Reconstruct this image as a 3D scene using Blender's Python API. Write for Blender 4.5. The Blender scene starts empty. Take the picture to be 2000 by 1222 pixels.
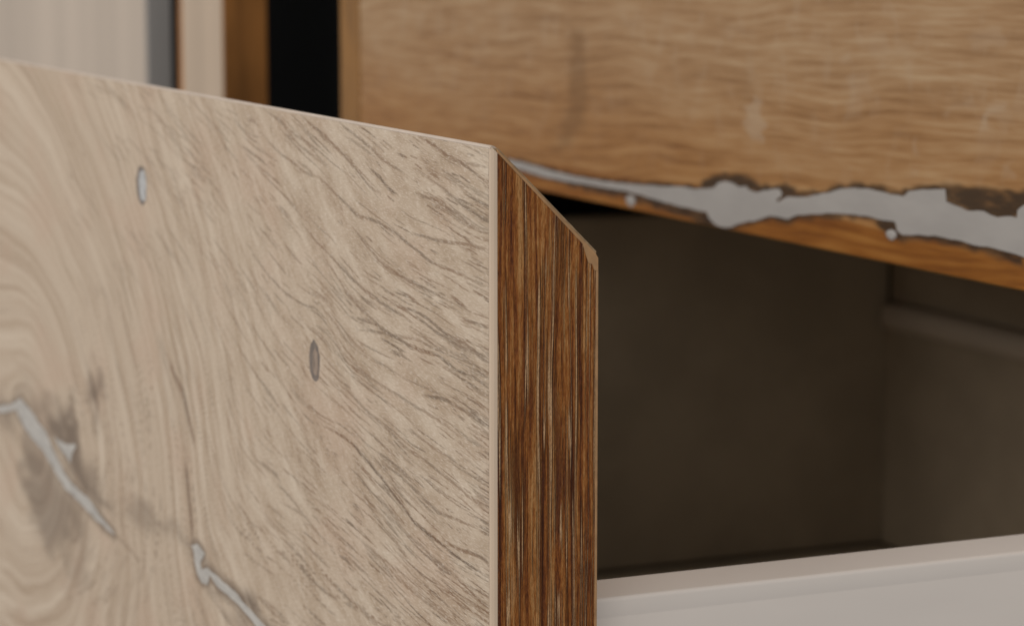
import bpy, bmesh, math, random
import numpy as np
from mathutils import Vector, Matrix
random.seed(4)
S = bpy.context.scene
COL = S.collection
K = 0.001                                   # everything below is written in millimetres

# ------------------------------------------------------------------ camera, light, exposure
cam = bpy.data.cameras.new('camera'); co = bpy.data.objects.new('camera', cam); COL.objects.link(co)
cam.sensor_width = 36.0; cam.lens = 94.2
cam.clip_start = 0.02; cam.clip_end = 20
co.location = (0.4161, -0.1827, 0.0357)
co.rotation_euler = (math.radians(90 - 8.049), 0, math.radians(90 - 24.126))
cam.dof.use_dof = True; cam.dof.focus_distance = 0.477; cam.dof.aperture_fstop = 28
cam.dof.aperture_blades = 9
S.camera = co

W = bpy.data.worlds.new('World'); S.world = W; W.use_nodes = True
W.node_tree.nodes['Background'].inputs[0].default_value = (0.95, 0.97, 1.0, 1)
W.node_tree.nodes['Background'].inputs[1].default_value = 0.28

def area(name, loc, target, sx, sy, power, col):
    l = bpy.data.lights.new(name, 'AREA'); l.shape = 'RECTANGLE'; l.size = sx; l.size_y = sy
    l.energy = power; l.color = col
    o = bpy.data.objects.new(name, l); COL.objects.link(o); o.location = loc
    o.rotation_euler = (Vector(target) - Vector(loc)).to_track_quat('-Z', 'Y').to_euler()
    return o
area('window_light', (-0.80, -1.45, 0.80), (-0.15, 0.05, -0.05), 1.3, 1.1, 25, (1.0, 0.965, 0.935))
area('fill_light', (1.55, -0.75, 0.22), (-0.1, 0.15, -0.1), 0.9, 0.7, 6.5, (1.0, 0.98, 0.95))  # added fill from the camera side, for end edge and drawer interior

area('ceiling_light', (0.75, -0.35, 1.5), (-0.1, 0.1, -0.1), 0.9, 0.9, 8, (1.0, 0.97, 0.93))

S.view_settings.view_transform = 'Standard'; S.view_settings.look = 'None'
S.view_settings.exposure = 0.0; S.view_settings.gamma = 1.0
try:
    S.cycles.use_denoising = True; S.cycles.denoising_input_passes = 'RGB_ALBEDO_NORMAL'; S.cycles.denoising_prefilter = 'ACCURATE'; S.cycles.max_bounces = 8
except Exception: pass

# ------------------------------------------------------------------ node helpers
class NT:
    def __init__(s, name, rough=.5, spec=.4):
        s.m = bpy.data.materials.new(name); s.m.use_nodes = True
        s.t = s.m.node_tree; s.b = s.t.nodes['Principled BSDF']
        s.b.inputs['Roughness'].default_value = rough
        s.b.inputs['Specular IOR Level'].default_value = spec
    def n(s, typ): return s.t.nodes.new(typ)
    def set(s, sock, v):
        if isinstance(v, bpy.types.NodeSocket): s.t.links.new(v, sock)
        elif isinstance(v, tuple) and len(v) == 3 and sock.type == 'RGBA': sock.default_value = v + (1,)
        else: sock.default_value = v
    def math(s, op, a, b=0., c=0., clamp=False):
        x = s.n('ShaderNodeMath'); x.operation = op; x.use_clamp = clamp
        s.set(x.inputs[0], a); s.set(x.inputs[1], b); s.set(x.inputs[2], c); return x.outputs[0]
    def mul(s, a, b): return s.math('MULTIPLY', a, b)
    def add(s, a, b): return s.math('ADD', a, b)
    def step(s, v, a, b):
        x = s.n('ShaderNodeMapRange'); x.interpolation_type = 'SMOOTHSTEP'
        s.set(x.inputs[0], v); x.inputs[1].default_value = a; x.inputs[2].default_value = b; return x.outputs[0]
    def sep(s, v):
        x = s.n('ShaderNodeSeparateXYZ'); s.set(x.inputs[0], v); return x.outputs
    def comb(s, a, b, c=0.):
        x = s.n('ShaderNodeCombineXYZ'); s.set(x.inputs[0], a); s.set(x.inputs[1], b); s.set(x.inputs[2], c); return x.outputs[0]
    def noise(s, v, detail=2., rough=.5, scale=1., dist=0.):
        x = s.n('ShaderNodeTexNoise'); s.set(x.inputs['Vector'], v); x.inputs['Scale'].default_value = scale
        x.inputs['Detail'].default_value = detail; x.inputs['Roughness'].default_value = rough
        x.inputs['Distortion'].default_value = dist; return x.outputs['Fac']
    def attr(s, name):
        x = s.n('ShaderNodeAttribute'); x.attribute_name = name; return x.outputs
    def objmm(s):
        x = s.n('ShaderNodeTexCoord'); y = s.n('ShaderNodeVectorMath'); y.operation = 'SCALE'
        s.t.links.new(x.outputs['Object'], y.inputs[0]); y.inputs['Scale'].default_value = 1 / K; return y.outputs[0]
    def mix(s, f, a, b):
        x = s.n('ShaderNodeMix'); x.data_type = 'RGBA'; s.set(x.inputs[0], f); s.set(x.inputs[6], a); s.set(x.inputs[7], b); return x.outputs[2]
    def ramp(s, f, stops):
        x = s.n('ShaderNodeValToRGB'); s.set(x.inputs[0], f); e = x.color_ramp.elements
        while len(e) < len(stops): e.new(.5)
        for k, (p, c) in enumerate(stops): e[k].position = p; e[k].color = c + (1,)
        return x.outputs[0]
    def bump(s, h, strength, dist_mm):
        x = s.n('ShaderNodeBump'); s.set(x.inputs['Height'], h); x.inputs['Strength'].default_value = strength
        x.inputs['Distance'].default_value = dist_mm * K; s.t.links.new(x.outputs[0], s.b.inputs['Normal'])
    def col(s, c): s.set(s.b.inputs['Base Color'], c); return s.m

def wood_face():
    t = NT('limed_oak_decor', .5, .32)
    g = t.sep(t.attr('grain')['Vector']); m = t.sep(t.attr('mask')['Vector'])
    p = t.sep(t.objmm())
    s, q = g[0], g[1]
    q = t.add(q, t.mul(t.add(t.noise(t.comb(t.mul(s, .05), t.mul(q, .30)), 2.), -.5), 1.5))
    qs = q
    q = t.add(q, t.mul(t.add(t.noise(t.comb(t.mul(p[0], .028), t.mul(p[2], .05), 77.), 2.), -.5), 7.))
    rings = t.noise(t.comb(t.mul(s, .040), t.mul(q, .16), 3.), 3., .6)
    tone = t.noise(t.comb(t.mul(s, .055), t.mul(q, .26), 7.), 4., .62)
    tint = t.noise(t.comb(t.mul(p[0], .03), t.mul(p[2], .045), 1.), 2.)
    base = t.ramp(tone, [(.30, (.375, .270, .178)), (.48, (.480, .370, .265)), (.68, (.575, .465, .350))])
    base = t.mix(t.mul(t.step(tint, .48, .70), .45), base, (.480, .335, .235))
    base = t.mix(t.mul(t.step(rings, .50, .68), .55), base, (.370, .258, .168))
    q = qs
    # small open pores between the drawn grain lines
    dens = t.math('MAXIMUM', t.mul(t.step(rings, .46, .64), .8), t.mul(m[2], .75))
    p2 = t.noise(t.comb(t.mul(s, .26), t.mul(q, 3.6), 23.), 1., .5)
    p2 = t.mul(t.step(p2, .60, .65), t.add(t.mul(dens, .75), .03))
    brk = t.noise(t.comb(t.mul(s, .30), t.mul(q, 2.0), 31.), 2.)
    v = t.mul(m[0], t.add(.55, t.mul(t.step(brk, .38, .50), .45)))
    pores = t.math('MAXIMUM', p2, v)
    pc = t.mix(t.step(t.noise(t.comb(t.mul(s, .03), t.mul(q, .35), 61.), 2.), .42, .60), (.125, .080, .046), (.165, .080, .032))
    c = t.mix(t.mul(pores, .90), base, pc)
    # fine fibre hatch, nearly along the board
    h = t.noise(t.comb(t.mul(p[0], .55), t.mul(t.add(p[2], t.mul(p[0], .06)), 4.6), 5.), 2., .7)
    c = t.mix(t.mul(t.step(h, .54, .64), .40), c, (.74, .64, .53))
    c = t.mix(t.mul(t.step(h, .46, .34), .22), c, (.26, .18, .115))
    st = t.mul(m[1], t.add(.45, t.mul(t.noise(t.comb(t.mul(s, .06), t.mul(q, .5), 41.), 3.), 1.45)))
    c = t.mix(t.math('MINIMUM', st, .9), c, (.152, .105, .070))
    t.bump(t.add(t.mul(pores, -1.), t.mul(h, .5)), .22, .10)
    return t.col(c)

def wood_upper():
    t = NT('oiled_oak_decor', .45, .27)
    p = t.sep(t.objmm()); m = t.sep(t.attr('mask')['Vector'])
    z = t.add(p[2], t.mul(t.add(t.noise(t.comb(t.mul(p[0], .012), t.mul(p[2], .02)), 1.), -.5), 9.))
    z = t.add(z, t.mul(p[0], -.03))
    a = t.noise(t.comb(t.mul(p[0], .018), t.mul(z, .42), 2.), 2., .55)
    b = t.noise(t.comb(t.mul(p[0], .060), t.mul(z, .75), 9.), 2., .55)
    ray = t.noise(t.comb(t.mul(p[0], .13), t.mul(p[2], .085), 5.), 2., .55, 1., .3)
    big = t.noise(t.comb(t.mul(p[0], .008), t.mul(p[2], .035), 15.), 2.)
    f = t.add(t.add(t.mul(a, .46), t.mul(b, .32)), t.mul(big, .22))
    c = t.ramp(f, [(.33, (.215, .110, .042)), (.50, (.335, .197, .094)), (.67, (.425, .290, .165))])
    c = t.mix(t.mul(t.step(ray, .50, .70), .26), c, (.40, .285, .18))
    warm = t.mul(t.step(t.add(p[2], t.mul(big, 34.)), 70., 22.), .66)  # oranger towards the bottom; greyish glare of the top put into the colour
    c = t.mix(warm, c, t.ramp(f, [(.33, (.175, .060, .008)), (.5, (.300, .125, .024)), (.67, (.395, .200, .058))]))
    heart_shade = t.mul(t.step(t.add(p[2], t.mul(b, 2.)), 11.2, 8.2), .85)      # redder heartwood under the crack, its dimmer light put into the colour
    c = t.mix(heart_shade, c, t.ramp(f, [(.36, (.13, .035, .002)), (.5, (.235, .078, .007)), (.64, (.32, .13, .02))]))
    c = t.mix(t.math('MULTIPLY', m[2], .85), c, (.16, .08, .03))
    c = t.mix(m[1], c, (.45, .36, .26))
    c = t.mix(t.mul(m[0], .97), c, t.mix(t.step(t.noise(t.comb(t.mul(p[0], .12), t.mul(p[2], .5), 8.), 3.), .45, .75), (.030, .018, .010), (.11, .056, .022)))
    t.bump(t.add(b, t.mul(m[0], -1.5)), .25, .15)
    return t.col(c)

def wood_end():
    t = NT('brown_oak_edging', .45, .28)
    p = t.sep(t.objmm())
    y = t.add(p[1], t.mul(t.add(t.noise(t.comb(t.mul(p[2], .022), t.mul(p[1], .12), 1.), 1.), -.5), 1.6))
    a = t.noise(t.comb(t.mul(y, .55), t.mul(p[2], .010), 4.), 2., .5)
    b = t.noise(t.comb(t.mul(y, 1.1), t.mul(p[2], .016), 8.), 2., .55)
    e = t.noise(t.comb(t.mul(y, 2.6), t.mul(p[2], .07), 16.), 2., .65)
    d = t.noise(t.comb(t.mul(y, 4.6), t.mul(p[2], .45), 12.), 2., .7)
    f = t.add(t.add(t.mul(a, .10), t.mul(b, .42)), t.add(t.mul(e, .28), t.mul(d, .20)))
    c = t.ramp(f, [(.41, (.085, .018, .002)), (.47, (.225, .062, .007)), (.52, (.345, .120, .020)), (.59, (.51, .25, .085))])
    # raised pale ridges with a dark valley at one side
    w = t.noise(t.comb(t.mul(y, 1.3), t.mul(p[2], .012), 20.), 1., .4)
    gate = t.step(t.noise(t.comb(t.mul(y, .35), t.mul(p[2], .045), 30.), 1.), .36, .50)
    ln = t.mul(t.mul(t.mul(t.step(w, .53, .55), t.step(w, .595, .57)), gate), t.add(.35, t.mul(t.noise(t.comb(t.mul(y, 4.), t.mul(p[2], 1.2), 33.), 2.), 1.)))
    dk = t.mul(t.mul(t.step(w, .46, .49), t.step(w, .535, .51)), gate)
    c = t.mix(t.mul(dk, .58), c, (.080, .019, .003))
    c = t.mix(t.mul(ln, .90), c, (.68, .42, .22))
    t.bump(t.add(t.add(t.mul(f, 1.5), t.mul(ln, .6)), t.add(t.mul(dk, -.5), t.mul(d, .25))), 1., .8)
    return t.col(c)

def plain(name, colr, rough=.5, spec=.4, var=.08, sc=.08, stretch=(1, 1, 1), bump=0., fine=0.):
    t = NT(name, rough, spec); p = t.sep(t.objmm())
    n = t.noise(t.comb(t.mul(p[0], sc * stretch[0]), t.mul(p[1], sc * stretch[1]), t.mul(p[2], sc * stretch[2])), 3., .55)
    lo = tuple(v * (1 - var) for v in colr); hi = tuple(min(.95, v * (1 + var)) for v in colr)
    c = t.mix(t.step(n, .3, .7), lo, hi)
    if bump: t.bump(t.noise(t.objmm(), 2., .6, 2.5), bump, .05)
    return t.col(c)

M = dict(
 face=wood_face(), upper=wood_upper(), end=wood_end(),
 corner=plain('beige_corner_edging', (.55, .42, .305), .42, .45, .05, .1, (1, 1, .3)),
 bead=plain('pale_top_edging', (.53, .43, .345), .4, .5, .08, .08, (1, 1, 1)),
 tan=plain('tan_edging_rim', (.41, .225, .10), .4, .45, .18, .25, (1, 1, 1)),
 core=plain('chipboard_core', (.34, .23, .13), .8, .2, .2, .6),
 resin=plain('grey_resin', (.345, .322, .298), .42, .4, .05, .05, (1, 1, 3)),
 resin_b=plain('pale_grey_resin', (.44, .405, .36), .35, .5, .14, .12, (1, 1, 3), bump=.1),
 plug_w=plain('whitish_plug', (.43, .42, .405), .4, .4, .12, .5),
 plug_b=plain('brown_plug', (.27, .20, .15), .5, .3, .35, .5, (1.5, 1, .4)),
 rim=plain('dark_plug_rim', (.17, .135, .11), .6, .3, .2, .5),
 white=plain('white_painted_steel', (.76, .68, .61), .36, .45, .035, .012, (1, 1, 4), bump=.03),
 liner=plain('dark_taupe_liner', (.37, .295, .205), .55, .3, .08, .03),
 rail=plain('grey_drawer_rail', (.50, .41, .31), .65, .5, .05, .03),
 black=plain('black_melamine', (.0035, .0035, .0035), .6, .15, .1, .05),
 carc=plain('dark_carcass_board', (.42, .35, .27), .6, .25, .1, .05),
 pale=plain('pale_oak_vertical', (.48, .395, .315), .5, .35, .08, .03, (1, .5, .04)),
 pale2=plain('pale_oak_strip', (.45, .345, .25), .5, .35, .10, .07, (1, .5, .04)),
 brown=plain('brown_oak_edge', (.30, .125, .032), .45, .4, .30, .10, (1, 1, .2)),
 ochre=plain('ochre_oak_edge', (.23, .105, .020), .45, .4, .18, .12, (1, 1, .3)),
 alu=plain('grey_edge_profile', (.36, .34, .32), .55, .3, .04, .05, (1, 1, .1)),
)

# ------------------------------------------------------------------ geometry helpers (mm)
class Thing:
    def __init__(s, name, label, cat, loc, group=None):
        o = bpy.data.objects.new(name, None); COL.objects.link(o); s.o = o; s.loc = loc
        o.location = [v * K for v in loc]; o.empty_display_size = .02
        o['label'] = label; o['category'] = cat
        if group: o['group'] = group
def link(name, me, mat, th, label=None, parent=None):
    me.materials.append(mat); o = bpy.data.objects.new(name, me); COL.objects.link(o)
    o.parent = parent if parent is not None else th.o
    if label: o['label'] = label
    return o
def local(th, vs): 
    a = np.asarray(vs, float) - np.asarray(th.loc, float); return a * K
def mesh(name, vs, fs, mat, th, label=None, parent=None, bevel=0., seg=2, smooth=False):
    me = bpy.data.meshes.new(name); me.from_pydata([tuple(v) for v in local(th, vs)], [], fs)
    bm = bmesh.new(); bm.from_mesh(me); bmesh.ops.recalc_face_normals(bm, faces=bm.faces)
    if bevel: bmesh.ops.bevel(bm, geom=list(bm.edges), offset=bevel * K, segments=seg, affect='EDGES', profile=.5, clamp_overlap=True)
    bm.to_mesh(me); bm.free()
    if smooth:
        for f in me.polygons: f.use_smooth = True
        me.set_sharp_from_angle(angle=math.radians(28))
    return link(name, me, mat, th, label, parent)
def box(name, x, y, z, mat, th, label=None, bevel=.3, parent=None, seg=2):
    vs = [(a, b, c) for a in x for b in y for c in z]
    fs = [(0, 1, 3, 2), (4, 6, 7, 5), (0, 4, 5, 1), (2, 3, 7, 6), (0, 2, 6, 4), (1, 5, 7, 3)]
    return mesh(name, vs, fs, mat, th, label, parent, bevel, seg)
def prism(name, prof, axis, a, b, mat, th, label=None, parent=None, bevel=0., smooth=False):
    """closed profile swept from a to b along an axis: 'x' profile is (y,z), 'y' profile is (x,z)"""
    n = len(prof); vs = []
    for t in (a, b):
        for u, w in prof: vs.append((t, u, w) if axis == 'x' else (u, t, w))
    fs = [tuple(range(n)), tuple(range(2 * n - 1, n - 1, -1))] + [(k, (k + 1) % n, n + (k + 1) % n, n + k) for k in range(n)]
    return mesh(name, vs, fs, mat, th, label, parent, bevel, 2, smooth)
def ragged(poly, amp, seed):
    rnd = random.Random(seed); out = []; n = len(poly)
    for k in range(n):
        a, b = poly[k], poly[(k + 1) % n]; m = max(1, int(math.hypot(b[0] - a[0], b[1] - a[1]) / 2.2))
        for q in range(m):
            f = q / m; j = amp if q else amp * .4
            out.append((a[0] + (b[0] - a[0]) * f + (rnd.random() - .5) * j * 1.6, a[1] + (b[1] - a[1]) * f + (rnd.random() - .5) * j))
    return out
def slab(name, poly, y0, y1, mat, th, label=None, parent=None):
    """irregular outline in the x,z plane, standing from y1 (inside) out to y0 (front), softened edge"""
    bm = bmesh.new(); L = th.loc
    vs = [bm.verts.new(((x - L[0]) * K, (y1 - L[1]) * K, (z - L[2]) * K)) for x, z in poly]
    f = bm.faces.new(vs)
    r = bmesh.ops.extrude_face_region(bm, geom=[f]); nv = [g for g in r['geom'] if isinstance(g, bmesh.types.BMVert)]
    for v in nv: v.co.y = (y0 - L[1]) * K
    bmesh.ops.triangulate(bm, faces=[q for q in bm.faces if len(q.verts) > 4])
    bmesh.ops.recalc_face_normals(bm, faces=bm.faces)
    me = bpy.data.meshes.new(name); bm.to_mesh(me); bm.free()
    return link(name, me, mat, th, label, parent)
def disc(name, c, rx, rz, y0, y1, mat, th, n=22, wob=.12, dome=.0, seed=1, parent=None, label=None):
    rnd = random.Random(seed); vs = []; 
    rr = [1 + wob * (rnd.random() - .5) for _ in range(n)]
    for yy, k in ((y1, 1.), (y0, .96), (y0 - dome, .6)):
        for i in range(n):
            a = 2 * math.pi * i / n; vs.append((c[0] + rx * k * rr[i] * math.cos(a), yy, c[1] + rz * k * rr[i] * math.sin(a)))
    vs.append((c[0], y0 - dome, c[1])); fs = []
    for r in range(2):
        for i in range(n): fs.append((r * n + i, r * n + (i + 1) % n, (r + 1) * n + (i + 1) % n, (r + 1) * n + i))
    fs += [(2 * n + i, 2 * n + (i + 1) % n, 3 * n) for i in range(n)] + [tuple(range(n - 1, -1, -1))]
    return mesh(name, vs, fs, mat, th, label, parent)

def seg_dist(P, poly, closed, reach):
    """distance (mm) of points P (n,2) to a polyline, and the parameter along it; inf beyond reach"""
    pts = np.array(poly, float); A = pts; B = np.roll(pts, -1, 0)
    if not closed: A, B = pts[:-1], pts[1:]
    D = np.full(len(P), np.inf); T = np.zeros(len(P)); n = len(A)
    for k in range(n):
        lo = np.minimum(A[k], B[k]) - reach; hi = np.maximum(A[k], B[k]) + reach
        idx = np.nonzero((P[:, 0] > lo[0]) & (P[:, 0] < hi[0]) & (P[:, 1] > lo[1]) & (P[:, 1] < hi[1]))[0]
        if not len(idx): continue
        ab = B[k] - A[k]; L2 = max(ab @ ab, 1e-9)
        t = np.clip(((P[idx] - A[k]) @ ab) / L2, 0, 1); d = np.linalg.norm(P[idx] - A[k] - t[:, None] * ab, axis=1)
        w = d < D[idx]; D[idx[w]] = d[w]; T[idx[w]] = (k + t[w]) / n
    return D, T
def inside(P, poly):
    r = np.zeros(len(P), bool); pts = np.array(poly, float); B = np.roll(pts, -1, 0)
    for a, b in zip(pts, B):
        if a[1] == b[1]: continue
        c = ((a[1] > P[:, 1]) != (b[1] > P[:, 1])) & (P[:, 0] < (b[0] - a[0]) * (P[:, 1] - a[1]) / (b[1] - a[1]) + a[0]); r ^= c
    return r
def soft_poly(P, poly, soft):
    d, _ = seg_dist(P, poly, True, soft * 1.5); d = np.where(inside(P, poly), -np.minimum(d, 1e3), d)
    d = np.nan_to_num(d, posinf=1e3, neginf=-1e3); x = np.clip(.5 - d / (2 * soft), 0, 1); return x * x * (3 - 2 * x)
def vnoise(P, fx, fz, seed):
    """smooth value noise on points"""
    r = np.random.RandomState(seed).rand(64, 64); x, z = P[:, 0] * fx + 1000, P[:, 1] * fz + 1000
    i, j = np.floor(x).astype(int), np.floor(z).astype(int); u, v = x - i, z - j; u = u * u * (3 - 2 * u); v = v * v * (3 - 2 * v)
    g = lambda a, b: r[a % 64, b % 64]
    return (g(i, j) * (1 - u) + g(i + 1, j) * u) * (1 - v) + (g(i, j + 1) * (1 - u) + g(i + 1, j + 1) * u) * v
def grid_mesh(name, xs, zs, y, mat, th, attrs, parent=None):
    X, Z = np.meshgrid(xs, zs); nx, nz = len(xs), len(zs)
    V = np.stack([X.ravel(), np.full(X.size, y), Z.ravel()], 1); V = local(th, V)
    i = np.arange(nx * nz).reshape(nz, nx)
    F = np.stack([i[:-1, :-1], i[:-1, 1:], i[1:, 1:], i[1:, :-1]], -1).reshape(-1, 4)
    me = bpy.data.meshes.new(name); me.vertices.add(len(V)); me.vertices.foreach_set('co', V.astype(np.float32).ravel())
    me.loops.add(F.size); me.loops.foreach_set('vertex_index', F.astype(np.int32).ravel())
    me.polygons.add(len(F)); me.polygons.foreach_set('loop_start', (np.arange(len(F)) * 4).astype(np.int32))
    me.update(calc_edges=True)
    for k, a in attrs.items():
        at = me.attributes.new(k, 'FLOAT_VECTOR', 'POINT'); at.data.foreach_set('vector', np.asarray(a, np.float32).ravel())
    return link(name, me, mat, th, None, parent)

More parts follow.
